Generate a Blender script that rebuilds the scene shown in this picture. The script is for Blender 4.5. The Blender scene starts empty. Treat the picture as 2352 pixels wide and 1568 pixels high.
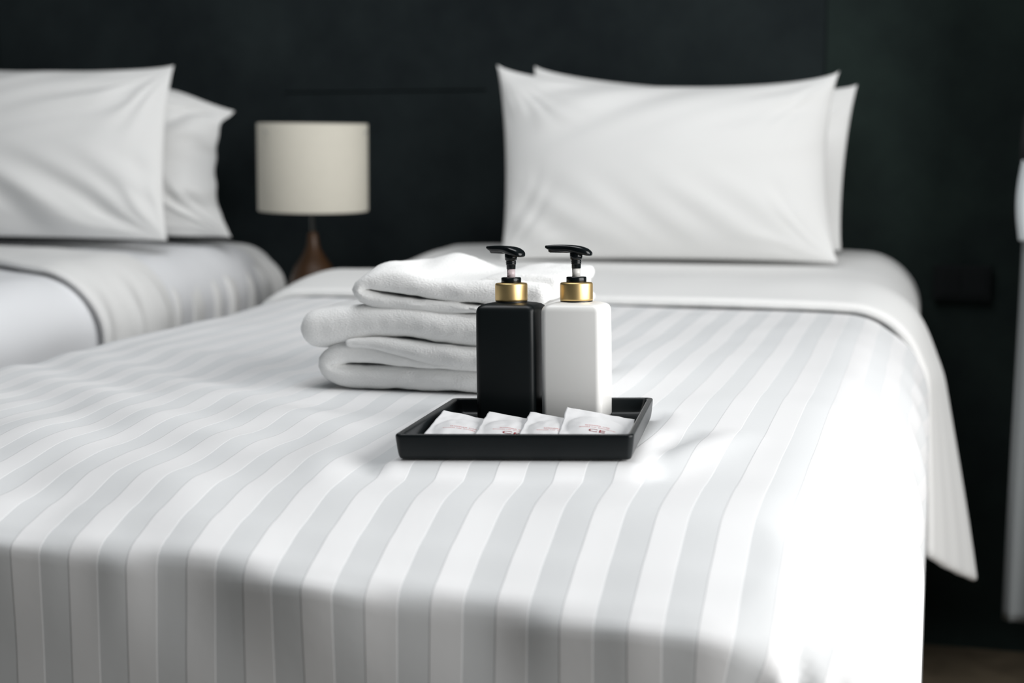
import bpy, bmesh, math, random
import numpy as np
from mathutils import Vector, Matrix, noise

# ------------------------------------------------------------------ camera, light, exposure
S = bpy.context.scene
COL = S.collection
CM = 0.01
YAW, PITCH, CAMZ = math.radians(15.659), math.radians(6.843), 0.98
cam_d = bpy.data.cameras.new('camera')
cam = bpy.data.objects.new('camera', cam_d)
COL.objects.link(cam)
cam.location = (0, 0, CAMZ)
cam.rotation_euler = (math.pi/2 - PITCH, 0, YAW)
cam_d.sensor_width = 36.0
cam_d.lens = 3450.0*36.0/2352.0
cam_d.clip_start = 0.02
cam_d.dof.use_dof = True
cam_d.dof.focus_distance = 1.40
cam_d.dof.aperture_fstop = 4.6
S.camera = cam

S.view_settings.view_transform = 'Standard'
S.view_settings.look = 'None'
S.view_settings.gamma = 1.0
S.view_settings.use_curve_mapping = False
S.view_settings.exposure = 0.03

W = bpy.data.worlds.new('world')
S.world = W
W.use_nodes = True
wn = W.node_tree.nodes
wn['Background'].inputs[0].default_value = (0.55, 0.72, 0.90, 1)
wn['Background'].inputs[1].default_value = 0.32

def area(name, loc, rot, sx, sy, power, col):
    l = bpy.data.lights.new(name, 'AREA')
    l.shape = 'RECTANGLE'; l.size = sx; l.size_y = sy; l.energy = power; l.color = col
    o = bpy.data.objects.new(name, l); COL.objects.link(o)
    o.location = loc; o.rotation_euler = rot
    return o
# daylight coming in through the tall window of the right wall
WIN = (-0.40, 1.95, 0.70, 2.45)      # y0, y1, z0, z1 of the window opening
WALLX = 1.62
area('window_daylight', (WALLX+0.02, (WIN[0]+WIN[1])/2, (WIN[2]+WIN[3])/2), (0, math.radians(90), 0),
     WIN[3]-WIN[2]-0.08, WIN[1]-WIN[0]-0.08, 90.0, (1.0, 0.99, 0.975))

# soft overhead fill added above the nearer bed, no known lamp there
area('added_overhead_fill', (-0.80, 1.76, 3.10), (0, 0, 0), 1.5, 1.5, 36.0, (0.97, 0.985, 1.0))

# ------------------------------------------------------------------ helpers
def smooth01(t):
    t = min(1.0, max(0.0, t)); return t*t*(3-2*t)
def lerp(a, b, t): return a+(b-a)*t
def nz(x, y, z=0.0): return noise.noise(Vector((x, y, z)))

def tag(o, label=None, cat=None, group=None, kind=None):
    if label: o['label'] = label
    if cat: o['category'] = cat
    if group: o['group'] = group
    if kind: o['kind'] = kind
    return o

def empty(name, loc_cm=(0, 0, 0)):
    o = bpy.data.objects.new(name, None); COL.objects.link(o)
    o.location = Vector(loc_cm)*CM; o.empty_display_size = 0.05
    return o

def link_mesh(name, verts, faces, mat, parent=None, smooth=True, uv=None, origin=None):
    """verts in world cm; the object origin sits at `origin` (cm) or at the parent's origin"""
    me = bpy.data.meshes.new(name)
    if parent is not None and origin is None:
        p = parent; org = Vector((0, 0, 0))
        while p is not None:
            org = org + p.location; p = p.parent
        org = org/CM
    else:
        org = Vector(origin or (0, 0, 0))
    me.from_pydata([((v[0]-org[0])*CM, (v[1]-org[1])*CM, (v[2]-org[2])*CM) for v in verts], [], faces)
    me.update()
    o = bpy.data.objects.new(name, me); COL.objects.link(o)
    if parent is not None: o.parent = parent
    else: o.location = org*CM
    for m in (mat if isinstance(mat, (list, tuple)) else [mat]): me.materials.append(m)
    if uv is not None:
        ul = me.uv_layers.new(name='cloth')
        vi = np.empty(len(me.loops), dtype=np.int32); me.loops.foreach_get('vertex_index', vi)
        ul.data.foreach_set('uv', np.asarray(uv, dtype=np.float32)[vi].ravel())
    me.polygons.foreach_set('use_smooth', [smooth]*len(me.polygons))
    bm = bmesh.new(); bm.from_mesh(me); bmesh.ops.recalc_face_normals(bm, faces=bm.faces) if uv is None else None
    bm.to_mesh(me); bm.free()
    return o

def box_vf(x0, x1, y0, y1, z0, z1, n=0):
    v = [(x, y, z) for x in (x0, x1) for y in (y0, y1) for z in (z0, z1)]
    f = [(0,1,3,2), (4,6,7,5), (0,4,5,1), (2,3,7,6), (0,2,6,4), (1,5,7,3)]
    return v, [tuple(i+n for i in q) for q in f]
def boxes(name, lst, mat, parent=None, bevel=0.0, origin=None):
    V, F = [], []
    for b in lst:
        v, f = box_vf(*b, n=len(V)); V += v; F += f
    o = link_mesh(name, V, F, mat, parent, smooth=False, origin=origin)
    if bevel:
        m = o.modifiers.new('bevel', 'BEVEL'); m.width = bevel*CM; m.segments = 3
    return o

def grid_faces(nu, nv, off=0, wrap_u=False, wrap_v=False):
    F = []
    for i in range(nu if wrap_u else nu-1):
        for j in range(nv if wrap_v else nv-1):
            a = i*nv+j; b = ((i+1) % nu)*nv+j; c = ((i+1) % nu)*nv+(j+1) % nv; d = i*nv+(j+1) % nv
            F.append((a+off, b+off, c+off, d+off))
    return F

def loft(rings, off=0, caps=True):
    n = len(rings[0]); V = [p for r in rings for p in r]
    F = grid_faces(len(rings), n, off, wrap_v=True)
    if caps:
        F.append(tuple(off+i for i in range(n))[::-1]); F.append(tuple(off+(len(rings)-1)*n+i for i in range(n)))
    return V, F
def lathe_rings(prof, c, seg=48):
    return [[(c[0]+r*math.cos(2*math.pi*k/seg), c[1]+r*math.sin(2*math.pi*k/seg), c[2]+z) for k in range(seg)] for r, z in prof]

# ------------------------------------------------------------------ materials
def newmat(name):
    m = bpy.data.materials.new(name); m.use_nodes = True
    return m, m.node_tree.nodes, m.node_tree.links, m.node_tree.nodes['Principled BSDF']
def pbr(name, col, rough=0.6, metal=0.0, spec=0.5, noise_s=0.0, noise_amt=0.0, bump=0.0, bscale=100.0, sheen=0.0, coat=0.0):
    m, n, l, b = newmat(name)
    b.inputs['Base Color'].default_value = (*col, 1); b.inputs['Roughness'].default_value = rough
    b.inputs['Metallic'].default_value = metal; b.inputs['Specular IOR Level'].default_value = spec
    if sheen: b.inputs['Sheen Weight'].default_value = sheen; b.inputs['Sheen Roughness'].default_value = 0.5
    if coat: b.inputs['Coat Weight'].default_value = coat; b.inputs['Coat Roughness'].default_value = 0.2
    tc = n.new('ShaderNodeTexCoord')
    if noise_amt:
        t = n.new('ShaderNodeTexNoise'); t.inputs['Scale'].default_value = noise_s; t.inputs['Detail'].default_value = 5
        l.new(tc.outputs['Object'], t.inputs['Vector'])
        mx = n.new('ShaderNodeMix'); mx.data_type = 'RGBA'
        mx.inputs['A'].default_value = (*[c*(1-noise_amt) for c in col], 1)
        mx.inputs['B'].default_value = (*[min(1, c*(1+noise_amt)) for c in col], 1)
        l.new(t.outputs['Fac'], mx.inputs['Factor']); l.new(mx.outputs['Result'], b.inputs['Base Color'])
    if bump:
        t = n.new('ShaderNodeTexNoise'); t.inputs['Scale'].default_value = bscale; t.inputs['Detail'].default_value = 4
        l.new(tc.outputs['Object'], t.inputs['Vector'])
        bp = n.new('ShaderNodeBump'); bp.inputs['Strength'].default_value = bump; bp.inputs['Distance'].default_value = 0.001
        l.new(t.outputs['Fac'], bp.inputs['Height']); l.new(bp.outputs['Normal'], b.inputs['Normal'])
    return m

WHITE = (0.80, 0.80, 0.79)
M_linen = pbr('white_linen', WHITE, 0.7, spec=0.2, bump=0.15, bscale=260, sheen=0.1)
M_black_ceramic = pbr('black_ceramic', (0.0055, 0.0078, 0.0088), 0.34, spec=0.28, bump=0.1, bscale=90)
M_black_plastic_body = pbr('black_bottle_plastic', (0.0055, 0.0078, 0.0085), 0.40, spec=0.28)
M_white_plastic = pbr('white_bottle_plastic', (0.86, 0.855, 0.835), 0.35, spec=0.4)
M_pump = pbr('black_pump_plastic', (0.0045, 0.0065, 0.0075), 0.22, spec=0.35)
M_gold = pbr('brushed_gold', (0.88, 0.64, 0.30), 0.42, metal=1.0)
M_line = pbr('collar_gasket', (0.01, 0.01, 0.01), 0.4)
def stem_mat(name, col):
    m = pbr(name, col, 0.15); b = m.node_tree.nodes['Principled BSDF']
    b.inputs['Transmission Weight'].default_value = 0.35; b.inputs['IOR'].default_value = 1.4
    return m
M_stem_pink = stem_mat('pink_stem', (0.93, 0.78, 0.80))
M_stem_white = stem_mat('white_stem', (0.88, 0.86, 0.82))
M_shade = pbr('lamp_shade_fabric', (0.60, 0.57, 0.49), 0.8, noise_s=40, noise_amt=0.03, bump=0.2, bscale=300)
M_wood = pbr('lamp_wood', (0.062, 0.028, 0.010), 0.45, noise_s=12, noise_amt=0.25)
M_steel = pbr('lamp_rod', (0.25, 0.26, 0.25), 0.35, metal=0.8)
M_night = pbr('dark_wood', (0.010, 0.012, 0.013), 0.5, noise_s=15, noise_amt=0.2)
M_red = pbr('red_print', (0.55, 0.035, 0.04), 0.6)
M_darkred = pbr('dark_red_print', (0.30, 0.012, 0.02), 0.6)
M_paint = pbr('grey_wall_paint', (0.045, 0.062, 0.072), 0.9, bump=0.1)
M_ceil = pbr('white_ceiling_paint', (0.10, 0.12, 0.13), 0.9, bump=0.1)
M_frame = pbr('window_frame_paint', (0.05, 0.055, 0.06), 0.5)
M_socket = pbr('black_switch_plate', (0.007, 0.009, 0.010), 0.6, spec=0.15)
M_cloth_shaded = pbr('sheer_white_cloth_shaded', (0.22, 0.235, 0.24), 0.8, bump=0.1)  # white cloth darkened in its colour for the shaded lower drape
M_cloth_lit = pbr('pale_cloth_lit', (0.62, 0.66, 0.68), 0.8, bump=0.1)  # lighter copy of the cloth, brighter light on the lobe put into colour
M_blackout = pbr('dark_cloth', (0.006, 0.007, 0.008), 0.9)

def wall_material():
    m, n, l, b = newmat('dark_plaster')
    tc = n.new('ShaderNodeTexCoord')
    t = n.new('ShaderNodeTexNoise'); t.inputs['Scale'].default_value = 3.2; t.inputs['Detail'].default_value = 7; t.inputs['Roughness'].default_value = 0.62
    l.new(tc.outputs['Object'], t.inputs['Vector'])
    r = n.new('ShaderNodeValToRGB')
    r.color_ramp.elements[0].position = 0.36; r.color_ramp.elements[0].color = (0.0070, 0.0105, 0.0122, 1)
    r.color_ramp.elements[1].position = 0.72; r.color_ramp.elements[1].color = (0.0175, 0.0245, 0.0255, 1)
    l.new(t.outputs['Fac'], r.inputs['Fac']); l.new(r.outputs['Color'], b.inputs['Base Color'])
    b.inputs['Roughness'].default_value = 0.85; b.inputs['Specular IOR Level'].default_value = 0.15
    bp = n.new('ShaderNodeBump'); bp.inputs['Strength'].default_value = 0.25; bp.inputs['Distance'].default_value = 0.004
    l.new(t.outputs['Fac'], bp.inputs['Height']); l.new(bp.outputs['Normal'], b.inputs['Normal'])
    return m
M_wall = wall_material()
M_carpet = pbr('brown_carpet', (0.110, 0.088, 0.060), 0.95, noise_s=14, noise_amt=0.55, bump=0.6, bscale=120, spec=0.1)

def green_panel():
    m = M_wall.copy(); m.name = 'dark_green_plaster'
    for q in m.node_tree.nodes:
        if q.type == 'VALTORGB':
            q.color_ramp.elements[0].color = (0.0085, 0.0135, 0.0135, 1); q.color_ramp.elements[1].color = (0.0190, 0.0310, 0.0270, 1)
    return m
M_wall2 = green_panel()
def stripe_material(name, light, dark):
    """satin stripe duvet cloth; uv.x is centimetres across the cloth"""
    m, n, l, b = newmat(name)
    uv = n.new('ShaderNodeUVMap'); uv.uv_map = 'cloth'
    sp = n.new('ShaderNodeSeparateXYZ'); l.new(uv.outputs['UV'], sp.inputs[0])
    def mth(op, a, bb=None, cc=None):
        q = n.new('ShaderNodeMath'); q.operation = op
        for i, v in enumerate((a, bb, cc)):
            if v is None: continue
            if isinstance(v, (int, float)): q.inputs[i].default_value = v
            else: l.new(v, q.inputs[i])
        return q.outputs[0]
    ph = mth('FRACT', mth('DIVIDE', mth('ADD', sp.outputs[0], 12.1+48.2*8), 4.82))
    # distance to the edge of the dark band [0, .5]: triangle wave, then a sharp ramp
    tri = mth('ABSOLUTE', mth('SUBTRACT', ph, 0.25))        # 0 in the middle of the dark band
    tri2 = mth('MINIMUM', tri, mth('ABSOLUTE', mth('SUBTRACT', ph, 1.25)))
    mask = n.new('ShaderNodeMapRange'); mask.interpolation_type = 'SMOOTHSTEP'
    mask.inputs[1].default_value = 0.238; mask.inputs[2].default_value = 0.262
    l.new(tri2, mask.inputs[0])                              # 0 dark .. 1 light
    mx = n.new('ShaderNodeMix'); mx.data_type = 'RGBA'
    mx.inputs['A'].default_value = (*dark, 1); mx.inputs['B'].default_value = (*light, 1)  # satin sheen contrast of the stripes is put into these base colours
    l.new(mask.outputs[0], mx.inputs['Factor']); l.new(mx.outputs['Result'], b.inputs['Base Color'])
    rr = n.new('ShaderNodeMapRange'); l.new(mask.outputs[0], rr.inputs[0]); rr.inputs[3].default_value = 0.75; rr.inputs[4].default_value = 0.46
    l.new(rr.outputs[0], b.inputs['Roughness'])
    b.inputs['Specular IOR Level'].default_value = 0.3
    b.inputs['Sheen Weight'].default_value = 0.08
    t = n.new('ShaderNodeTexNoise'); t.inputs['Scale'].default_value = 0.9; t.inputs['Detail'].default_value = 3
    l.new(uv.outputs['UV'], t.inputs['Vector'])
    h = mth('ADD', mth('MULTIPLY', mask.outputs[0], 0.5), mth('MULTIPLY', t.outputs['Fac'], 0.25))
    bp = n.new('ShaderNodeBump'); bp.inputs['Strength'].default_value = 0.35; bp.inputs['Distance'].default_value = 0.0012
    l.new(h, bp.inputs['Height']); l.new(bp.outputs['Normal'], b.inputs['Normal'])
    return m
M_stripe = stripe_material('striped_satin_cotton', (0.83, 0.83, 0.835), (0.70, 0.712, 0.72))
M_pillowcase = pbr('white_pillowcase_cotton', (0.80, 0.80, 0.79), 0.65, spec=0.25, bump=0.08, bscale=220)

def terry_material():
    m, n, l, b = newmat('white_terry')
    b.inputs['Base Color'].default_value = (0.90, 0.90, 0.89, 1); b.inputs['Roughness'].default_value = 0.95
    b.inputs['Specular IOR Level'].default_value = 0.1
    b.inputs['Sheen Weight'].default_value = 0.25; b.inputs['Sheen Roughness'].default_value = 0.4
    tc = n.new('ShaderNodeTexCoord'); mp = n.new('ShaderNodeMapping'); mp.inputs['Scale'].default_value = (380, 380, 900)
    l.new(tc.outputs['Object'], mp.inputs['Vector'])
    v = n.new('ShaderNodeTexVoronoi'); v.inputs['Scale'].default_value = 1.0; l.new(mp.outputs[0], v.inputs['Vector'])
    t = n.new('ShaderNodeTexNoise'); t.inputs['Scale'].default_value = 700; t.inputs['Detail'].default_value = 3
    l.new(tc.outputs['Object'], t.inputs['Vector'])
    ad = n.new('ShaderNodeMath'); ad.operation = 'ADD'; l.new(v.outputs['Distance'], ad.inputs[0]); l.new(t.outputs['Fac'], ad.inputs[1])
    bp = n.new('ShaderNodeBump'); bp.inputs['Strength'].default_value = 0.5; bp.inputs['Distance'].default_value = 0.0008
    l.new(ad.outputs[0], bp.inputs['Height']); l.new(bp.outputs['Normal'], b.inputs['Normal'])
    return m
M_terry = terry_material()

def film_material():
    m, n, l, b = newmat('sachet_film')
    b.inputs['Base Color'].default_value = (0.92, 0.92, 0.93, 1); b.inputs['Roughness'].default_value = 0.42
    b.inputs['Transmission Weight'].default_value = 0.12; b.inputs['Alpha'].default_value = 0.93
    return m
M_film = film_material()

# ------------------------------------------------------------------ room
HEADY, FLOORZ = 336.0, 0.0
def structure(o): o['kind'] = 'structure'; return o
structure(boxes('floor', [(-340, 171, -160, HEADY+6, -14, -8)], M_carpet))
# head wall: big panels with open joints, the panel right of the joint stands a little proud
VJ, HJ = -23.5, 114.2
structure(boxes('wall_head', [(-340, 171, HEADY+1, HEADY+9, -8, 320),
    (-340, -228.6, HEADY-1, HEADY+1, -8, 320), (-228.0, -150.4, HEADY-1, HEADY+1, -8, 320),
    (-150.4, -100.0, HEADY-1, HEADY+1, -8, HJ-0.2), (-150.4, -100.0, HEADY-1, HEADY+1, HJ+0.2, 320),
    (-100.0, VJ, HEADY-1, HEADY+1, -8, 320)], M_wall))
structure(boxes('trim_1', [(VJ, 171, HEADY-1.5, HEADY+1, -8, 320)], M_wall2))
structure(boxes('wall_left', [(-346, -340, -160, HEADY+9, -8, 320)], M_paint))
structure(boxes('wall_back', [(-346, 176, -166, -160, -8, 320)], M_paint))
y0, y1, z0, z1 = [c*100 for c in WIN]; wx = WALLX*100
structure(boxes('wall_right', [(wx, wx+14, -160, y0, -8, 320), (wx, wx+14, y1, HEADY+9, -8, 320),
                     (wx, wx+14, y0, y1, -8, z0), (wx, wx+14, y0, y1, z1, 320)], M_paint))
structure(boxes('ceiling', [(-346, 176, -166, HEADY+9, 320, 326)], M_ceil))
wf = structure(boxes('window_1', [(wx+3, wx+9, y0, y0+5, z0, z1), (wx+3, wx+9, y1-5, y1, z0, z1),
                     (wx+3, wx+9, y0+5, y1-5, z0, z0+5), (wx+3, wx+9, y0+5, y1-5, z1-5, z1),
                     (wx+3, wx+9, (y0+y1)/2-2, (y0+y1)/2+2, z0+5, z1-5)], M_frame))
#boxes_b = boxes('baseboard_head', [(-340, 171, HEADY-4.2, HEADY-2.2, 0, 9)], M_night); structure(boxes_b)

cl = boxes('added_fill_frame', [(-159, -156, 97, 255, 311, 320), (-4, -1, 97, 255, 311, 320), (-156, -4, 97, 100, 311, 320), (-156, -4, 252, 255, 311, 320)], M_frame, None, bevel=0.3, origin=(-80, 176, 320))  # frame added only to go with the overhead fill
tag(cl, 'added unseen frame round the overhead fill above the nearer bed', 'ceiling light')

# ------------------------------------------------------------------ draped bed linen
def interp(t, pts):
    if t <= pts[0][0]: return pts[0][1]
    for (a, va), (b, vb) in zip(pts, pts[1:]):
        if t <= b:
            s = (t-a)/(b-a); return va+(vb-va)*(s*s*(3-2*s)*0.5+s*0.5)
    return pts[-1][1]

class Drape:
    """cloth lying on a mattress [xl, xr] x [yf, ..] and hanging over left, right and foot edges (cm)"""
    def __init__(s, xl, xr, yf, ztop, rad=(10, 12, 3.0), flat=(4, 2, 11)):
        s.xl, s.xr, s.yf, s.ztop = xl, xr, yf, ztop
        s.rl, s.rr, s.rf = rad; s.fl, s.fr, s.ff = flat
        s.lift = 0.0
        s.inl, s.inr, s.inf = s.rl+s.fl, s.rr+s.fr, s.rf+s.ff
    def point(s, u, v, lift=0.0, rip=1.0):
        cl, cr, cf = s.xl+s.inl, s.xr-s.inr, s.yf+s.inf
        ex = 0.0; ey = 0.0
        if u > cr: ex = u-cr
        elif u < cl: ex = u-cl
        if v < cf: ey = v-cf
        bx = u-ex; by = v-ey
        e = math.hypot(ex, ey)
        if e < 1e-6:
            z = s.ztop(u, v); return Vector((u, v, z+lift)), 0.0, (0, 0)
        nx, ny = ex/e, ey/e
        wx_, wy_ = nx*nx, ny*ny
        r = (s.rr if ex > 0 else s.rl)*wx_ + s.rf*wy_
        f = (s.fr if ex > 0 else s.fl)*wx_ + s.ff*wy_
        r += lift; arc = r*math.pi/2
        if e <= f: out, down = e, 0.0
        elif e <= f+arc:
            a = (e-f)/r; out = f+r*math.sin(a)-lift*math.sin(a)*0; down = r*(1-math.cos(a))
        else: out = f+r; down = r+(e-f-arc)
        x, y = bx+nx*out, by+ny*out
        z = s.ztop(min(max(x, s.xl), s.xr), max(y, s.yf)) + lift - down
        return Vector((x, y, z)), down, (nx, ny)

def sheet(name, drape, u0, u1, v0, v1, du, dv, disp, mat, parent=None, lift=0.0, thick=0.0, origin=None, uoff=0.0):
    nu = int((u1-u0)/du)+1; nv = int((v1-v0)/dv)+1
    P = np.zeros((nu, nv, 3)); UV = np.zeros((nu, nv, 2)); INFO = []
    for i in range(nu):
        u = u0+(u1-u0)*i/(nu-1)
        for j in range(nv):
            v = v0+(v1-v0)*j/(nv-1)
            p, down, n = drape.point(u, v, lift)
            p = disp(u, v, p, down, n)
            P[i, j] = p; UV[i, j] = (u+uoff, v)
    V = P.reshape(-1, 3); F = grid_faces(nu, nv); UVf = UV.reshape(-1, 2)
    if thick:
        # normals by finite differences, a rounded wall of cloth all round
        du_ = np.gradient(P, axis=0); dv_ = np.gradient(P, axis=1)
        N = np.cross(du_, dv_); N /= (np.linalg.norm(N, axis=2, keepdims=True)+1e-9)
        Q = P-N*thick
        V2 = Q.reshape(-1, 3); off = nu*nv
        F += [tuple(i+off for i in q[::-1]) for q in grid_faces(nu, nv)]
        idx = lambda i, j: i*nv+j
        ring = [idx(i, 0) for i in range(nu)]+[idx(nu-1, j) for j in range(1, nv)]+[idx(i, nv-1) for i in range(nu-2, -1, -1)]+[idx(0, j) for j in range(nv-2, 0, -1)]
        outw = {}
        mids = []
        cen = P.mean(axis=(0, 1))
        for k, a in enumerate(ring):
            i, j = divmod(a, nv)
            o = np.zeros(3)
            if j == 0: o -= dv_[i, j]/(np.linalg.norm(dv_[i, j])+1e-9)
            if j == nv-1: o += dv_[i, j]/(np.linalg.norm(dv_[i, j])+1e-9)
            if i == 0: o -= du_[i, j]/(np.linalg.norm(du_[i, j])+1e-9)
            if i == nu-1: o += du_[i, j]/(np.linalg.norm(du_[i, j])+1e-9)
            mids.append((P[i, j]+Q[i, j])/2+o*thick*0.5)
        base = 2*off
        q1 = []; q2 = []
        for k, a in enumerate(ring):
            i, j = divmod(a, nv)
            m = mids[k]; c = (P[i, j]+Q[i, j])/2; o = m-c
            q1.append(c+o*0.75+(P[i, j]-c)*0.7); q2.append(c+o*0.75+(Q[i, j]-c)*0.7)
        L = len(ring)
        V = np.concatenate([V, V2, np.array(q1), np.array(mids), np.array(q2)])
        for k in range(L):
            k2 = (k+1) % L
            a, b = ring[k], ring[k2]
            F += [(b, a, base+k, base+k2), (base+k2, base+k, base+L+k, base+L+k2),
                  (base+L+k2, base+L+k, base+2*L+k, base+2*L+k2), (base+2*L+k2, base+2*L+k, a+off, b+off)]
        ru = np.array([UVf[a] for a in ring])
        UVf = np.concatenate([UVf, UVf, ru, ru, ru])
    return link_mesh(name, [tuple(p) for p in V], F, mat, parent, uv=UVf, origin=origin)

# ---- tray pose (fitted): rests on the duvet
TR_C = Vector((-34.26, 129.78, 73.09)); TR_A, TR_B, TR_CC = 0.1176, -0.0351, -0.0269
TRM = Matrix.Translation(TR_C) @ Matrix.Rotation(TR_A, 4, 'Z') @ Matrix.Rotation(TR_B, 4, 'X') @ Matrix.Rotation(TR_CC, 4, 'Y')
TRI = TRM.inverted()
def tray_plane_z(x, y):
    n = (TRM.to_3x3() @ Vector((0, 0, 1)))
    return TR_C.z - (n.x*(x-TR_C.x)+n.y*(y-TR_C.y))/n.z

def bed_top(x, y):
    z = interp(y, [(95, 68.9), (99, 69.6), (104, 71.0), (110, 72.05), (117, 72.6), (130, 73.0), (150, 73.3), (200, 74.0), (238, 74.6), (266, 76.2), (276, 77.4), (290, 78.2), (300, 78.8), (318, 80.0), (335, 80.5)])
    z -= 2.6*smooth01((x+75)/60)*smooth01((112-y)/14)
    # slight fall to the long sides
    z -= 1.0*smooth01((x+22)/22) + 0.5*smooth01((-95-x)/20)
    return z
bed1 = Drape(-113.5, -0.3, 98.5, bed_top, rad=(7, 12, 1.7), flat=(7, 3, 11))

def gauss(t): return math.exp(-t*t)
def ridge(x, y, x0, y0, x1, y1, w, h):
    dx, dy = x1-x0, y1-y0; L = math.hypot(dx, dy)
    t = ((x-x0)*dx+(y-y0)*dy)/(L*L); tt = min(1, max(0, t))
    d = math.hypot(x-x0-dx*tt, y-y0-dy*tt)
    return h*gauss(d/w)*(math.sin(math.pi*min(1, max(0, t*0.9+0.05)))**0.6 if 0 <= t <= 1 else 0.35*gauss(d/w))

def duvet_disp(u, v, p, down, n):
    z = p.z
    top = 1.0-smooth01(down/6.0)
    # broad softness
    z += 0.45*nz(p.x/23, p.y/23, 1.7)*top + 0.16*nz(p.x/8.0, p.y/9.0, 4.2)*top
    # waves left of the towels
    z += top*(0.22*math.sin(p.x*0.30+p.y*0.42+2*nz(p.x/30, p.y/30, 2))+0.18*nz(p.x/6, p.y/6, 9))*smooth01((-40-p.x)/20)*smooth01((190-p.y)/25)
    # folds right of the tray
    z += top*ridge(p.x, p.y, -22.8, 117, -17.0, 138, 2.4, 0.6)
    z -= top*ridge(p.x, p.y, -24.6, 125, -21.0, 137, 1.8, 0.5)
    z += top*ridge(p.x, p.y, -47.5, 112, -52, 126, 2.5, 0.35)
    # puff between the towels and the left edge
    z += top*0.5*gauss(math.hypot((p.x+72)/14, (p.y-140)/14))
    z += top*0.6*gauss(math.hypot((p.x+85)/12, (p.y-118)/9))
    # the cloth is pressed flat under the tray and under the towels
    q = TRI @ Vector((p.x, p.y, tray_plane_z(p.x, p.y)))
    ex = max(0, abs(q.x)-9.9); ey = max(0, abs(q.y)-12.6)
    w = smooth01(1-math.hypot(ex, ey)/2.6)*top
    z = lerp(z, tray_plane_z(p.x, p.y)-0.12, w)
    ex = max(0, abs(p.x+51.0)-14.0); ey = max(0, abs(p.y-162)-12.5)
    w = smooth01(1-math.hypot(ex, ey)/4.0)*top
    z = lerp(z, 73.45, w)
    p = Vector((p.x, p.y, z))
    if down > 0:
        nx, ny = n
        hang = smooth01(down/14.0)
        ang = math.atan2(-ny, nx) if nx > 0 else 0
        o = 0.0
        if nx > 0.02 and -ny > 0.02:          # corner pleats
            e = math.hypot(u-(bed1.xr-bed1.inr), v-(bed1.yf+bed1.inf))
            for a0, wd, h in ((1.04, 0.07, 1.8), (0.92, 0.06, -1.6), (0.60, 0.09, 0.9), (0.36, 0.06, 0.5), (0.2, 0.05, 0.35)):
                o += h*gauss((ang-a0+0.0035*(e-24))/wd)*smooth01((down-0.8)/7.0)
        if nx >= 0.98: o += 0.5*hang*math.sin(v*0.33)+0.5*hang*nz(v/9, 0, 2)
        if -ny >= 0.98: o += 0.35*nz(u/16, down/20, 7)*hang
        p += Vector((nx, ny, 0))*o
        p += Vector((nx*0.5, ny*0.9, 0.9))*(nz(u/12.0, 3.3)+0.4*nz(u/5, 1.3))*smooth01(down/1.5)*(1-smooth01((down-1)/9))
    return p

duvet = sheet('duvet', bed1, -113.5-30, 0+62, 98.5-58, 266, 0.62, 0.62, duvet_disp, M_stripe, origin=(-56, 190, 60), thick=0.0)
tag(duvet, 'white satin-striped duvet spread over the nearer bed under the tray and towels', 'duvet')

# folded-back head end of the duvet: plain underside, hangs over the right side as a pointed flap
def cuff_disp(u, v, p, down, n):
    t = (v-239.0)/27.0
    p = p+Vector((0, 0, 0.30*nz(u/15, v/10, 3)+0.9*math.sin(math.pi*min(1, max(0, t)))-0.1))
    p.y += 1.3*math.sin(u*0.045+0.5)
    if down > 0 and n[0] > 0:
        h = smooth01(down/40.0)
        p.x += (t*8.8+0.2)*min(1, down/55.0)**0.9 - 1.6*smooth01(down/10)*(1-smooth01(down/50)) + 0.1*math.sin(v*0.7)*h
        p.z -= 0.0
        f = min(1.05, down/50.0)
        p.z = lerp(p.z, lerp(74.5, lerp(33.5, 22.0, t**0.9), f), smooth01(down/12))
    if down > 0 and n[0] < 0:
        p.x -= 0.4*math.sin(v*0.6)*smooth01(down/20)
    return p
cuff = sheet('turned_back_cuff', bed1, -113.5-20, 41.5, 239, 266, 0.7, 0.9, cuff_disp, M_linen, parent=duvet, lift=1.9, thick=1.5)
cuff['label'] = 'plain unstriped band folded back towards the foot'

# bed: mattress with a sheet and a base
bed = empty('bed', (-56, 218, -8))
tag(bed, 'nearer bed with white sheeted mattress, under the striped duvet and two upright pillows', 'bed')
mat1 = Drape(-111.5, -2.5, 101.5, lambda x, y: bed_top(x, max(y, 108))-1.3, rad=(6, 11, 6), flat=(5, 2, 8))
def mat_disp(u, v, p, down, n):
    if down > 0: p = p+Vector((n[0], n[1], 0))*(0.3*math.sin(v*0.5)*smooth01(down/12))
    if v < 262: p.z -= 0.6+ 1.0*smooth01((262-v)/30)
    return p
sheet('mattress_sheet', mat1, -111.5-38, -2.5+38, 101.5+4, 331, 1.3, 1.6, mat_disp, M_linen, parent=bed)
boxes('mattress', [(-108, -7, 108, 330, 40, 62)], M_linen, bed, bevel=4)
boxes('bed_base', [(-107, -8, 109, 331, 8, 40)], M_night, bed, bevel=1)
for lx in (-102, -14):
    for ly in (116, 322):
        boxes('leg', [(lx-3, lx+3, ly-3, ly+3, -8, 8)], M_night, bed)

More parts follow.
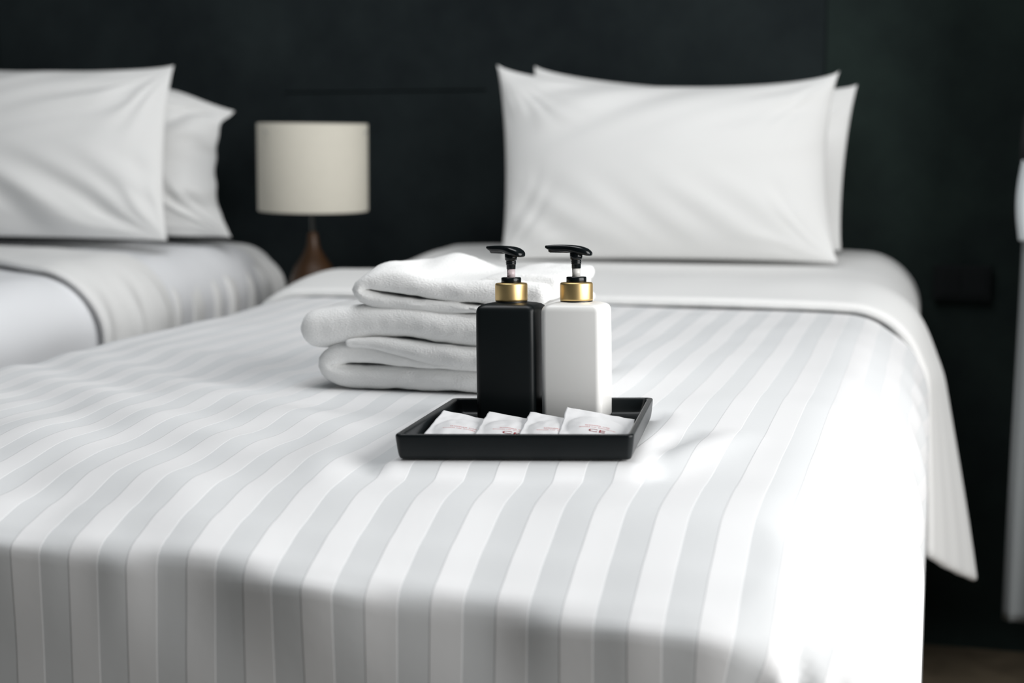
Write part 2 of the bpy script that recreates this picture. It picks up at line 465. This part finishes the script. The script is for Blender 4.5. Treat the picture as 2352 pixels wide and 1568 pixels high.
# ------------------------------------------------------------------ second bed
X2 = -149.0
def bed2_top(x, y):
    return interp(y, [(60, 70), (90, 74), (150, 75.5), (225, 77.2), (250, 78.0), (285, 79.0), (335, 79.8)]) - 1.2*smooth01((x-X2+30)/30)
bedB = Drape(X2-114, X2, 98, bed2_top, rad=(7, 11, 4), flat=(5, 4, 11))
def duv2_disp(u, v, p, down, n):
    z = 0.6*nz(p.x/20, p.y/20, 9.1)+0.2*nz(p.x/7, p.y/7, 2)
    p = p+Vector((0, 0, z*(1-smooth01(down/8))))
    if down > 0: p += Vector((n[0], n[1], 0))*(0.8*nz(v/12, 3, 1)*smooth01(down/16))
    return p
M_stripe2 = M_stripe
duvet2 = sheet('duvet', bedB, X2-114-20, X2+50, 98-40, 320, 1.1, 1.3, duv2_disp, pbr('white_satin', (0.84, 0.85, 0.87), 0.5, spec=0.35, bump=0.05), origin=(X2-57, 190, 60))
tag(duvet2, 'smooth white duvet on the far left bed, below its rumpled turned-back band', 'duvet')
def cuff2_disp(u, v, p, down, n):
    t = (v-245.0)/27.0
    p = p+Vector((0, 0, 0.5*nz(p.x/12, p.y/9, 5)+0.6*math.sin(math.pi*min(1, max(0, t)))*(1-smooth01(down/10))))
    lean = smooth01((X2-6-p.x)/45.0)
    p.y += 16*lean*(1-t)*0.9        # the edge slants away from the aisle
    if down > 0:
        h = smooth01(down/16)
        p.x += h*(0.9*math.sin(v*0.62+0.03*down)+1.5*nz(v/3.6, down/40, 2)+0.8)
        p.y += h*1.2*nz(v/8, down/18, 6)
    return p
cuff2 = sheet('turned_back_cuff', bedB, X2-114-14, X2+46, 245, 272, 1.0, 0.7, cuff2_disp, M_linen, parent=duvet2, lift=1.8, thick=1.3)
cuff2['label'] = 'rumpled band folded back and hanging over the side'
bed_b = empty('bed', (X2-57, 218, -8))
tag(bed_b, 'far left bed beyond the lamp, its white sheet hanging in creases down the side', 'bed')
matB = Drape(X2-113, X2-0.5, 101, lambda x, y: bed2_top(x, y)-0.8, rad=(6, 11, 6), flat=(5, 4, 8))
def mat2_disp(u, v, p, down, n):
    if v < 262: p.z -= 1.6; p.x -= 3.5*n[0]*smooth01(down/8)
    p = p+Vector((0, 0, 0.5*nz(p.x/10, p.y/8, 8)*(1-smooth01(down/10))))
    if down > 0:
        h = smooth01(down/7)
        p.x += n[0]*h*1.7*(1.0*math.sin(v*0.75+0.04*down+2*nz(v/9,1,1))+1.4*nz(v/3.2, down/50, 4))
    return p
sheet('mattress_sheet', matB, X2-113-30, X2+42, 105, 331, 1.1, 0.8, mat2_disp, M_linen, parent=bed_b)
boxes('mattress', [(X2-108, X2-7, 108, 330, 40, 62)], M_linen, bed_b, bevel=4)
boxes('bed_base', [(X2-107, X2-8, 109, 331, 8, 40)], M_night, bed_b, bevel=1)
for lx in (X2-102, X2-14):
    for ly in (116, 322):
        boxes('leg', [(lx-3, lx+3, ly-3, ly+3, -8, 8)], M_night, bed_b)

# ------------------------------------------------------------------ pillows
def pillow(label, group, TL, TR, BL, BR, T, sag=(4.0, 1.0, 1.2, 2.0), seed=0, folds=1.0, extra=None, back=0.45):
    """quad corners (cm), T thickness to the front; sag = pull-in of top, bottom, left, right edges"""
    TL, TR, BL, BR = map(Vector, (TL, TR, BL, BR))
    n = (TR-TL).cross(TL-BL).normalized()
    if n.y > 0: n = -n            # towards the foot end
    NU, NV = 120, 84
    def base(a, b):
        # a,b in [0,1]; b up
        p = TL*((1-a)*b)+TR*(a*b)+BL*((1-a)*(1-b))+BR*(a*(1-b))
        ux = (TR-TL).normalized(); uy = (TL-BL).normalized()
        A, B = 2*a-1, 2*b-1
        ea = (1-A*A); eb = (1-B*B)
        p -= uy*(sag[0]*ea**0.6*b*b) 
        p += uy*(sag[1]*ea**0.8*(1-b)**2)
        p += ux*(sag[2]*eb**0.8*(1-a)**2)
        p -= ux*(sag[3]*eb**0.8*a*a)
        return p
    V = []; 
    for side in (1, -1):
        for i in range(NU):
            a = 0.5-0.5*math.cos(math.pi*i/(NU-1)) if True else i/(NU-1)
            for j in range(NV):
                b = 0.5-0.5*math.cos(math.pi*j/(NV-1))
                p = base(a, b); A, B = abs(2*a-1), abs(2*b-1)
                h = max(0.0, (1-A**2.3))**0.62*max(0.0, (1-B**2.3))**0.62
                th = T*h*(1.0 if side > 0 else back)
                if side > 0:
                    # wrinkles: fan from the corners plus soft noise
                    fw = min(1.0, h*2.2)
                    w = 0.0
                    for cx, cy, k, amp, ph in ((0, 1, 15, 0.5, seed), (1, 1, 17, 0.6, seed+2), (0, 0, 16, 0.4, seed+1), (1, 0, 15, 0.5, seed+4)):
                        dx, dy = abs(a-cx)*1.5, abs(b-cy)
                        r = math.hypot(dx, dy)+1e-6; an = math.atan2(dy, dx)
                        w += 0.55*amp*math.sin(k*(an+0.35*nz(an*1.7, ph, seed))+ph+3*nz(r*4, an*2.5, seed))*math.exp(-((r-0.2)/0.2)**2)*(0.4+0.9*abs(nz(an*3.1, cx*5+cy*9, seed)))*1.6
                    w += 0.7*nz(a*2.6+seed, b*2.0, seed)
                    w += 1.1*nz((a*0.9+b*0.5)*2.6+seed, (b*1.3-a*0.9)*6.5, seed)*smooth01((b-0.35)/0.4)
                    w += 0.9*nz((a*0.9-b*0.6)*2.6+seed, (b*1.1+a*1.3)*6.0, seed+5)*smooth01((0.55-b)/0.4)*folds*0.7
                    th += w*fw*folds*0.62
                p = p+n*(th*side)
                if extra: p = extra(p, a, b, side)
                V.append(tuple(p))
    F = grid_faces(NU, NV)+[q[::-1] for q in grid_faces(NU, NV, NU*NV)]
    c = (BL+BR)/2
    o = link_mesh('pillow', V, F, M_pillowcase, None, origin=tuple(c))
    bm = bmesh.new(); bm.from_mesh(o.data); bmesh.ops.remove_doubles(bm, verts=bm.verts, dist=0.0004)
    bmesh.ops.recalc_face_normals(bm, faces=bm.faces); bm.to_mesh(o.data); bm.free()
    tag(o, label, 'pillow', group)
    return o

CAMP = Vector((0, 0, 98.0))
_fw = Vector((-math.sin(YAW)*math.cos(PITCH), math.cos(YAW)*math.cos(PITCH), -math.sin(PITCH)))
_rt = Vector((math.cos(YAW), math.sin(YAW), 0)); _up = _rt.cross(_fw)
def atY(x, y, Y):            # world point on the plane y = Y seen at a photo position (survey helper)
    r = _fw*3450+_rt*(x-1176)+_up*(784-y)
    return CAMP+r*(Y/r.y)

pillow('front pillow of the nearer bed, large and smooth, facing the foot end', 'pillows of the nearer bed',
       atY(1141, 146, 312), atY(1930, 160, 312), atY(1150, 597, 299), atY(1924, 603, 299), 9.0, sag=(4.6, 0.6, 1.6, 2.6), seed=3.1, folds=1.35)
pillow('rear pillow of the nearer bed, its pointed corners showing behind the front one', 'pillows of the nearer bed',
       atY(1228, 150, 328), atY(1970, 192, 328), atY(1180, 571, 317), atY(1932, 575, 317), 5.5, sag=(3.4, 0.5, 1.0, 1.2), seed=7.4)
pillow('front pillow of the far left bed, cut by the left edge of the photo', 'pillows of the far left bed',
       atY(-390, 130, 305), atY(400, 148, 305), atY(-390, 540, 290), atY(384, 553, 290), 9.0, sag=(2.8, 0.5, 2.0, 1.8), seed=11.9, folds=2.3)
def crump(p, a, b, side):
    k = smooth01((a-0.6)/0.3)
    p = p+Vector((0.8*nz(b*7, a*6, 5), 1.4*nz(a*9, b*8, 2)*k, 0.0))
    if a > 0.75 and b > 0.8: p.z -= 3.0*smooth01((a-0.8)/0.2)*smooth01((b-0.8)/0.2)
    return p
pillow('crumpled rear pillow of the far left bed, its end sticking out beside the front one', 'pillows of the far left bed',
       atY(-260, 190, 320), atY(538, 226, 320), atY(-260, 540, 309), atY(532, 545, 309), 8.0, sag=(-2.2, 0.5, 2.0, 4.5), seed=16.3, folds=2.6, extra=crump)

# ------------------------------------------------------------------ towels
def catmull(pts, n):
    out = []
    P = [pts[0]]+list(pts)+[pts[-1]]
    for i in range(1, len(P)-2):
        for k in range(n):
            t = k/n
            p0, p1, p2, p3 = (np.array(P[i+q], float) for q in (-1, 0, 1, 2))
            out.append(0.5*((2*p1)+(-p0+p2)*t+(2*p0-5*p1+4*p2-p3)*t*t+(-p0+3*p1-3*p2+p3)*t**3))
    out.append(np.array(P[-1], float)); return out

def ribbon(path, y0, y1, off, seed=0, bulge=0.0, amp=0.12, yfun=None, cap0=True, cap1=True, top=None):
    """thick strip following a path [(x, z, thickness)] in the XZ plane, swept along Y with rounded edges"""
    C = np.array(catmull(path, 24))
    sl = np.concatenate([[0], np.cumsum(np.linalg.norm(np.diff(C[:, :2], axis=0), axis=1))])
    L = sl[-1]; ends = 0.5-0.5*np.cos(np.linspace(0, math.pi/2, 16))*1.0
    e = (1-np.cos(np.linspace(0, math.pi/2, 16)))*2.4
    tt = np.unique(np.concatenate([e, np.linspace(2.4, L-2.4, 90), L-e]))
    tt = tt[np.concatenate([[True], np.diff(tt) > 0.004])]
    tt = tt[[i for i in range(len(tt)) if tt[i] <= 2.4 or tt[i] >= L-2.4 or (tt[i]-2.4 > 0.05 and L-2.4-tt[i] > 0.05)]]
    C = np.stack([np.interp(tt, sl, C[:, k]) for k in range(3)], 1); n = len(C); NS = 40
    XZ = np.array([c[:2] for c in C]); T = np.array([max(0.05, c[2]) for c in C])
    tan = np.gradient(XZ, tt, axis=0)
    for _ in range(3): tan[1:-1] = (tan[:-2]+2*tan[1:-1]+tan[2:])/4
    tan /= (np.linalg.norm(tan, axis=1, keepdims=True)+1e-9)
    nor = np.stack([-tan[:, 1], tan[:, 0]], 1)
    s = np.concatenate([[0], np.cumsum(np.linalg.norm(np.diff(XZ, axis=0), axis=1))])
    rings = []
    for i in range(n):
        t = T[i]/2
        if cap0 and s[i] < t: k = max(0.0, 1-((t-s[i])/t)**2.5)**(1/2.5)
        elif cap1 and s[-1]-s[i] < t: k = max(0.0, 1-((t-(s[-1]-s[i]))/t)**2.5)**(1/2.5)
        else: k = 1.0
        t = t*max(0.1, k)
        ya, yb = y0, y1
        if yfun: ya, yb = yfun(XZ[i][0], XZ[i][1], i/(n-1))
        ring = []
        ins = (1-max(0.1, k))*T[i]*0.5; ya += ins; yb -= ins
        hw = (yb-ya)/2; yc = (ya+yb)/2; r = min(T[i]/2*0.95, hw*0.9)
        m = NS//2
        for q in range(NS):
            a = 2*math.pi*(q+0.5)/NS
            ca, sa = math.cos(a), math.sin(a)
            # stadium section: long straight runs, round ends
            if q < NS//4 or q >= NS-NS//4: pass
            # parametrise: quarter of samples on each round end, the rest along the runs
            side = q/NS
            if side < 0.5:
                w = side/0.5           # front end -> run
                if w < 0.5:
                    b = -math.pi/2+math.pi*(w/0.5); dy = -hw+r-r*math.cos(b); dn = t*math.sin(b)
                else:
                    w2 = (w-0.5)/0.5; dy = (-hw+r)+(2*hw-2*r)*w2*0.96+0.01; dn = t
            else:
                w = (side-0.5)/0.5
                if w < 0.5:
                    b = math.pi/2-math.pi*(w/0.5); dy = hw-r+r*math.cos(b); dn = t*math.sin(b)
                else:
                    w2 = (w-0.5)/0.5; dy = (hw-r)-(2*hw-2*r)*w2*0.96-0.01; dn = -t
            x = XZ[i][0]+nor[i][0]*dn; z = XZ[i][1]+nor[i][1]*dn; y = yc+dy
            g = amp*(nz(x/3.2+seed, y/3.2, z/2.5)+0.5*nz(x/1.3, y/1.3+seed, z/1.3))
            x += nor[i][0]*g*math.copysign(1, dn); z += nor[i][1]*g*math.copysign(1, dn); y += 0.8*g
            if top: x, y, z = top(x, y, z)
            ring.append((x, y, z))
        rings.append(ring)
    return loft(rings, off)

def towel(label, ribs, org):
    V, F = [], []
    for r in ribs:
        v, f = ribbon(off=len(V), **r); V += v; F += f
    o = link_mesh('folded_towel', V, F, M_terry, None, origin=org)
    tag(o, label, 'towel', 'folded towels in the stack')
    return o

# bottom towel: a long roll of two layers, the upper one overlapped by a thicker fold from the right
def slopeT(x, y, z): return x, y, z
towel('bottom towel of the white stack, its open folded loop facing left', [
    dict(path=[(-37, 74.65, 2.0), (-45, 74.85, 2.3), (-55, 74.95, 2.5), (-61.0, 74.95, 2.55), (-63.0, 76.1, 2.4), (-61.2, 77.35, 2.5), (-58.5, 77.55, 2.5), (-55.5, 77.2, 2.0), (-52.5, 76.75, 1.2), (-50.0, 76.45, 0.5), (-48.5, 76.6, 0.2)],
         y0=149.6, y1=171, seed=1.0, amp=0.2),
    dict(path=[(-60.5, 78.6, 0.7), (-57.5, 78.6, 1.2), (-54.0, 78.1, 2.0), (-51, 77.55, 2.6), (-49, 77.4, 2.8), (-45, 77.2, 2.6), (-41, 77.1, 2.4), (-37.5, 77.1, 2.3)],
         y0=149.3, y1=172, seed=2.0, amp=0.2)], (-50, 160, 73.5))
towel('thick rounded middle towel of the white stack', [
    dict(path=[(-66.3, 79.8, 3.9), (-64, 79.95, 4.4), (-61, 80.25, 4.3), (-58, 80.75, 3.6), (-54, 80.9, 3.3), (-49, 80.4, 3.4), (-43, 80.05, 3.5), (-36.5, 80.0, 3.3)],
         y0=149.6, y1=173, seed=5.0, amp=0.22)], (-50, 160, 79))
def topfun(x, y, z):
    if z > 85.0:
        w = smooth01((z-84.9)/0.9)
        z += w*1.9*gauss(math.hypot((x+53.5)/4.0, (y-165)/5.0))+w*0.8*gauss(math.hypot((x+58)/4.0, (y-156)/5))
        z -= w*0.5*gauss(math.hypot((x+55.5)/1.6, (y-160)/5.0))
        z += w*0.35*gauss(math.hypot((x+45)/5, (y-151)/2))+w*0.3*math.sin(x*0.55+y*0.25)
    return x, y, z
towel('top towel of the white stack, rumpled on top', [
    dict(path=[(-38.0, 82.3, 0.9), (-46, 82.5, 1.0), (-52, 82.75, 1.35), (-57.0, 83.1, 1.7), (-59.3, 84.0, 1.75), (-58.6, 85.0, 1.7), (-56.5, 85.0, 1.9), (-53.5, 84.75, 2.1), (-48, 84.25, 2.3), (-42, 84.2, 2.3), (-38.4, 84.3, 2.1)],
         y0=150.2, y1=172, seed=8.0, amp=0.2, top=topfun),
    dict(path=[(-46.5, 85.2, 0.6), (-44.5, 85.4, 1.3), (-41.5, 85.4, 1.5), (-37.8, 85.2, 1.5)], y0=152.5, y1=171, seed=9.0, amp=0.15)], (-48, 161, 82.4))

# ------------------------------------------------------------------ tray
def rrect(hx, hy, r, n=7):
    pts = []
    for cx, cy, a0 in ((hx-r, hy-r, 0), (-hx+r, hy-r, 90), (-hx+r, -hy+r, 180), (hx-r, -hy+r, 270)):
        for k in range(n+1):
            a = math.radians(a0+90*k/n); pts.append((cx+r*math.cos(a), cy+r*math.sin(a)))
    return pts
TW, TD, TH = 10.0, 12.73, 2.16
prof = [(-1.2, 0.0, 0.3), (-0.42, 0.0, 0.4), (-0.25, 0.12, 0.5), (-0.12, 0.9, 0.55), (-0.02, 1.8, 0.6), (0.0, TH-0.14, 0.6), (-0.08, TH-0.02, 0.6), (-0.2, TH, 0.6),
        (-0.42, TH, 0.55), (-0.55, TH-0.08, 0.5), (-0.62, TH-0.3, 0.5), (-0.75, 1.2, 0.5), (-0.9, 0.8, 0.5), (-1.15, 0.62, 0.5), (-2.0, 0.6, 0.5)]
rings = []
for ins, z, r in prof:
    rings.append([tuple(TRM @ Vector((x, y, z))) for x, y in rrect(TW+ins, TD+ins, r)])
V, F = loft(rings)
tray = link_mesh('tray', V, F, M_black_ceramic, None, origin=tuple(TR_C))
tray.modifiers.new('sub', 'SUBSURF').levels = 1
tag(tray, 'black rectangular ceramic tray on the striped duvet, holding bottles and sachets', 'tray')
FLOORT = 0.62

# ------------------------------------------------------------------ pump bottles
def bottle(label, wx_c, wy_c, body_mat, stem, head_rot, wid=5.85, dep=5.5):
    c = TRI @ Vector((wx_c, wy_c, tray_plane_z(wx_c, wy_c))); c.z = FLOORT+0.02
    org = TRM @ c
    root = empty('pump_bottle', tuple(org))
    tag(root, label, 'bottle', 'pump bottles on the tray')
    R = Matrix.Translation(org) @ Matrix.Rotation(TR_B*0.9, 4, 'X') @ Matrix.Rotation(TR_CC*0.75, 4, 'Y') @ Matrix.Rotation(math.radians(0.6), 4, 'Z')
    def tr(rings, M=R): return [[tuple(M @ Vector(p)) for p in r] for r in rings]
    hx, hy = wid/2, dep/2
    rr = 0.62
    secs = [(-0.9, 0.0, .3), (-0.28, 0.0, .5), (-0.1, 0.08, .55), (0.0, 0.3, rr), (0.02, 3, rr), (0.02, 7, rr), (0.0, 10.35, rr),
            (-0.05, 10.6, rr), (-0.17, 10.82, rr), (-0.38, 10.98, .7), (-0.75, 11.10, .75), (-1.2, 11.17, .9), (-1.35, 11.2, .9)]
    rings = [[(x, y, z) for x, y in rrect(hx+i, hy+i, r, 6)] for i, z, r in secs]
    v, f = loft(tr(rings)); b = link_mesh('body', v, f, body_mat, root)
    H = 11.2
    def lt(name, prof, mat, par=root, seg=56):
        v, f = loft(tr(lathe_rings([(r, z+H) for r, z in prof], (0, 0, 0), seg))); return link_mesh(name, v, f, mat, par)
    lt('collar_gasket', [(1.50, -0.12), (1.54, 0.0), (1.54, 0.1), (1.5, 0.12)], M_line)
    lt('gold_collar', [(1.50, 0.10), (1.56, 0.14), (1.57, 0.3), (1.57, 1.6), (1.55, 1.74), (1.48, 1.82), (1.30, 1.85), (0.9, 1.86)], M_gold)
    lt('locking_ring', [(0.95, 1.84), (0.97, 1.9), (0.97, 2.28), (0.93, 2.36), (0.84, 2.38), (0.5, 2.38)], M_pump)
    lt('stem', [(0.40, 2.30), (0.40, 3.2)], stem, seg=32)
    nk = lt('pump_neck', [(0.42, 3.16), (0.44, 3.2), (0.45, 3.55), (0.47, 3.62), (0.52, 3.66), (0.47, 3.71), (0.47, 3.78), (0.53, 3.83), (0.47, 3.89),
                     (0.49, 4.0), (0.58, 4.05), (0.60, 4.3), (0.60, 4.9)], M_pump)
    # pump head: (x, top z, bottom z, half width); nozzle to the left
    hs = [(-3.05, 5.30, 5.16, .22), (-3.0, 5.36, 5.08, .34), (-2.8, 5.38, 4.98, .38), (-2.55, 5.40, 4.86, .40), (-2.2, 5.42, 4.80, .44), (-1.5, 5.43, 4.78, .50), (-0.9, 5.42, 4.76, .58),
          (-0.4, 5.40, 4.66, .70), (0.0, 5.36, 4.55, .80), (0.4, 5.30, 4.46, .84), (0.8, 5.18, 4.42, .80), (1.15, 5.02, 4.34, .70), (1.38, 4.85, 4.33, .56), (1.52, 4.70, 4.38, .32)]
    rings = []
    for x, zt, zb, hw in hs:
        zc, hh = (zt+zb)/2, (zt-zb)/2; ring = []
        for k in range(28):
            a = 2*math.pi*k/28; ca, sa = math.cos(a), math.sin(a)
            ring.append((x, hw*math.copysign(abs(ca)**0.6, ca), H+zc+hh*math.copysign(abs(sa)**0.65, sa)))
        rings.append(ring)
    M2 = R @ Matrix.Rotation(math.radians(head_rot), 4, 'Z')
    v, f = loft(tr(rings, M2)); hd = link_mesh('pump_head', v, f, M_pump, root)
    rings = []
    for x, r in ((-2.75, .12), (-2.6, .2), (-1.5, .22), (-0.55, .22)):     # spout tube under the lip
        rings.append([(x, r*math.cos(a), H+4.86+r*math.sin(a)) for a in [2*math.pi*k/16 for k in range(16)]])
    v, f = loft(tr(rings, M2)); link_mesh('spout', v, f, M_pump, hd)
    return root
bottle('black square pump bottle with gold collar, left of the white one on the tray', -38.88, 139.0, M_black_plastic_body, M_stem_pink, -28)
bottle('white square pump bottle with gold collar, right of the black one on the tray', -32.42, 139.0, M_white_plastic, M_stem_white, -4)

# ------------------------------------------------------------------ sachets with printed text
def text_mesh(body, size):
    cu = bpy.data.curves.new('print', 'FONT'); cu.body = body; cu.size = size; cu.align_x = 'CENTER'; cu.resolution_u = 2
    o = bpy.data.objects.new('print', cu); COL.objects.link(o)
    dg = bpy.context.evaluated_depsgraph_get(); dg.update()
    me = bpy.data.meshes.new_from_object(o.evaluated_get(dg))
    vs = [tuple(v.co) for v in me.vertices]; fs = [tuple(p.vertices) for p in me.polygons]
    bpy.data.objects.remove(o); bpy.data.curves.remove(cu); bpy.data.meshes.remove(me)
    return vs, fs

def sachet(label, TL, TR, FL, FR, seed, puff=0.42, logo=True):
    TL, TR, FL, FR = map(Vector, (TL, TR, FL, FR)); N = 44
    def pt(a, b):       # a to the right, b from front to back
        p = TL*((1-a)*b)+TR*(a*b)+FL*((1-a)*(1-b))+FR*(a*(1-b))
        A, B = 2*a-1, 2*(b*1.08)-1
        h = max(0, 1-(A*A*1.35+B*B*1.5))
        z = puff*h**0.8*0.9 + 0.05*nz(a*5, b*4, seed) + 0.045*nz(a*2.2, b*11, seed+2)*smooth01((b-0.55)/0.3) + 0.04*nz(a*9, b*9, seed+4)
        edge = 0.07*nz(b*8, seed, 1)*(1-a) 
        p = p+Vector((edge, 0.05*nz(a*6, seed, 3)*b, z))
        return p
    c = (FL+FR)/2
    V = [tuple(pt(i/(N-1), j/(N-1))) for i in range(N) for j in range(N)]
    V += [(x, y, z-0.05) for x, y, z in V]
    nn = N*N
    F = grid_faces(N, N)+[tuple(i+nn for i in q[::-1]) for q in grid_faces(N, N)]
    for k in range(N-1):
        for a, b in ((k, k+1), ((N-1)*N+k+1, (N-1)*N+k), ((k+1)*N, k*N), (k*N+N-1, (k+1)*N+N-1)):
            F.append((a, b, b+nn, a+nn))
    o = link_mesh('sachet', V, F, M_film, None, origin=tuple(c))
    tag(o, label, 'sachet', 'sachets in the tray')
    wd = (TR-TL).length; dp = (TL-FL).length
    def place(vs, fs, r, cy):
        out = []
        for x, y, _ in vs:
            an = x/r; rad = r+y
            px, py = rad*math.sin(an), rad*math.cos(an)-r
            a = 0.52+px/wd; b = cy/dp+py/dp
            out.append(tuple(pt(min(1, max(0, a)), min(1, max(0, b)))+Vector((0, 0, 0.025))))
        return out, fs
    V, F = [], []
    for body, size, cy in (('SHOWER CAP', 0.38, 5.2), ('SHOWER CAP  SHOWER CAP', 0.27, 4.65)):
        vs, fs = text_mesh(body, size); vs, fs = place(vs, fs, 5.5, cy)
        F += [tuple(i+len(V) for i in f) for f in fs]; V += vs
    link_mesh('printed_text', V, F, M_red, o, smooth=False)
    if logo:
        vs, fs = text_mesh('CE', 1.0); vs, fs = place([(x*1.35, y, z) for x, y, z in vs], fs, 6.5, 3.5)
        link_mesh('printed_letters', vs, fs, M_darkred, o, smooth=False)
    return o
def tl(x, y, z): return tuple(TRM @ Vector((x, y, z)))
sachet('leftmost white sachet in the tray, with a notched left edge', (-43.3, 131.0, 75.05), (-37.4, 129.9, 74.3), (-42.0, 119.6, 74.2), (-35.5, 119.3, 73.95), 1.3, logo=False)
sachet('second sachet from the left in the tray, dark red letters at the rim', (-39.0, 131.2, 75.1), (-33.0, 130.6, 74.4), (-37.2, 119.5, 74.45), (-31.0, 119.2, 74.0), 4.6)
sachet('third sachet from the left in the tray, partly under the rightmost one', (-35.15, 131.6, 75.15), (-29.0, 131.2, 74.5), (-33.3, 119.7, 74.55), (-27.2, 119.6, 74.1), 8.2, logo=False)
sachet('rightmost and largest sachet in the tray, lying on top of the others', (-32.0, 133.0, 75.55), (-25.3, 131.0, 75.0), (-30.0, 120.6, 74.65), (-23.6, 120.4, 74.35), 12.7, puff=0.5)

# ------------------------------------------------------------------ bedside lamp on its table
NT = 62.0
LX, LY = -131.2, 306.0
table = empty('bedside_table', (LX, 318, -8))
tag(table, 'dark bedside table between the two beds, carrying the lamp', 'table')
boxes('table_top', [(LX-13.5, LX+13.5, 294, 332, NT-2.5, NT)], M_night, table, bevel=0.4)
boxes('cabinet', [(LX-12.5, LX+12.5, 296, 331, 12, NT-2.5)], M_night, table, bevel=0.3)
for sx in (-11, 11):
    for sy in (298, 329): boxes('leg', [(LX+sx-1.2, LX+sx+1.2, sy-1.2, sy+1.2, -8, 12)], M_night, table)
lamp = empty('table_lamp', (LX, LY, NT))
tag(lamp, 'bedside lamp with cream drum shade and brown wooden teardrop base', 'lamp')
bp = [(4.0, 0.0), (4.6, 0.1), (5.3, 1.2), (6.0, 3.5), (6.1, 5.5), (5.7, 8.0), (5.0, 10.5), (4.1, 13.0), (3.0, 14.6), (2.0, 16.2), (1.45, 17.4), (1.25, 18.6), (1.1, 19.8), (0.9, 20.4), (0.6, 20.6)]
v, f = loft(lathe_rings(bp, (LX, LY, NT))); link_mesh('lamp_base', v, f, M_wood, lamp)
v, f = loft(lathe_rings([(0.45, 20.5), (0.45, 31.0), (1.5, 31.0), (1.5, 35.0)], (LX, LY, NT), 20)); link_mesh('lamp_rod', v, f, M_steel, lamp)
sh = []
TM = Matrix.Translation((LX+0.3, LY, 96.7)) @ Matrix.Rotation(math.radians(1.0), 4, 'Y') @ Matrix.Rotation(math.radians(1.5), 4, 'X')
for r, z in ((12.0, -9.35), (12.0, 9.35), (11.9, 9.45), (11.75, 9.35), (11.75, -9.35), (11.9, -9.45)):
    sh.append([tuple(TM @ Vector((r*math.cos(a), r*math.sin(a), z))) for a in [2*math.pi*k/72 for k in range(72)]])
sh.append(sh[0]); v, f = loft(sh, caps=False); shade = link_mesh('lamp_shade', v, f, M_shade, lamp)
# wire spider inside the shade
V, F = [], []
for k in range(3):
    a = 2*math.pi*k/3; ring = []
    p0 = Vector((0, 0, -6)); p1 = Vector((12.7*math.cos(a), 12.7*math.sin(a), 8.0))
    d = (p1-p0).normalized(); s1 = d.cross(Vector((0, 0, 1))).normalized(); s2 = d.cross(s1)
    rg = [[tuple(TM @ (q+s1*0.12*math.cos(b)+s2*0.12*math.sin(b))) for b in [2*math.pi*m/8 for m in range(8)]] for q in (p0, p1)]
    v, f = loft(rg, len(V)); V += v; F += f
link_mesh('shade_frame', V, F, M_steel, shade)

# ------------------------------------------------------------------ right edge: hanging cloth, switch plate
cur = empty('curtain', (30, 300, 8.6))
tag(cur, 'pale hanging cloth cut by the right edge of the photo, dark above', 'curtain')
def cloth_column(name, x_of_z, x1, z0_, z1_, mat, ynom=300.0, amp=1.6):
    nu, nv = 90, 40; V = []
    for side in (0, 1):
        for i in range(nu):
            t = i/(nu-1)
            for j in range(nv):
                z = lerp(z0_, z1_, j/(nv-1)); xl = x_of_z(z); x = lerp(xl, x1, t)
                y = ynom+amp*math.sin(t*30)+1.2*nz(t*6, z/40, 2)
                # the near edge rolls back
                y += 2.5*(1-smooth01(t/0.03))
                V.append((x, y+side*0.5, z))
    nn = nu*nv
    F = grid_faces(nu, nv)+[tuple(i+nn for i in q[::-1]) for q in grid_faces(nu, nv)]
    for k in range(nv-1): F += [(k, k+1, k+1+nn, k+nn), ((nu-1)*nv+k+1, (nu-1)*nv+k, (nu-1)*nv+k+nn, (nu-1)*nv+k+1+nn)]
    for k in range(nu-1): F += [((k+1)*nv, k*nv, k*nv+nn, (k+1)*nv+nn), (k*nv+nv-1, (k+1)*nv+nv-1, (k+1)*nv+nv-1+nn, k*nv+nv-1+nn)]
    return link_mesh(name, V, F, mat, cur)
cloth_column('lower_drape', lambda z: lerp(15.4, 16.3, smooth01((z-8.6)/75)), 62, 8.6, 86, M_cloth_shaded)
cloth_column('gathered_drape', lambda z: 15.6-0.75*math.sin(math.pi*min(1, max(0, (z-83)/15.0))), 60, 83, 98.2, M_cloth_lit, ynom=298.5)
cloth_column('dark_upper_drape', lambda z: 15.2+0.2*smooth01((z-98)/10)+2.2*smooth01((z-104)/10), 61, 97.8, 255, M_blackout, ynom=299)['label'] = 'black upper part'
sw = boxes('wall_switch_plate', [(0.2, 12.2, HEADY-3.0, HEADY-2.2, 68.6, 76.0)], M_socket, None, bevel=0.25, origin=(6.2, HEADY-2.2, 72.3))
tag(sw, 'black rectangular switch plate on the dark wall right of the nearer bed', 'switch plate')
boxes('socket_insert', [(1.2, 5.8, HEADY-3.2, HEADY-2.9, 69.6, 75.0), (6.4, 11.2, HEADY-3.2, HEADY-2.9, 69.6, 75.0)], M_socket, None, bevel=0.1)
si = bpy.data.objects['socket_insert']; si.parent = sw; si.matrix_parent_inverse = Matrix.Translation(-sw.location)
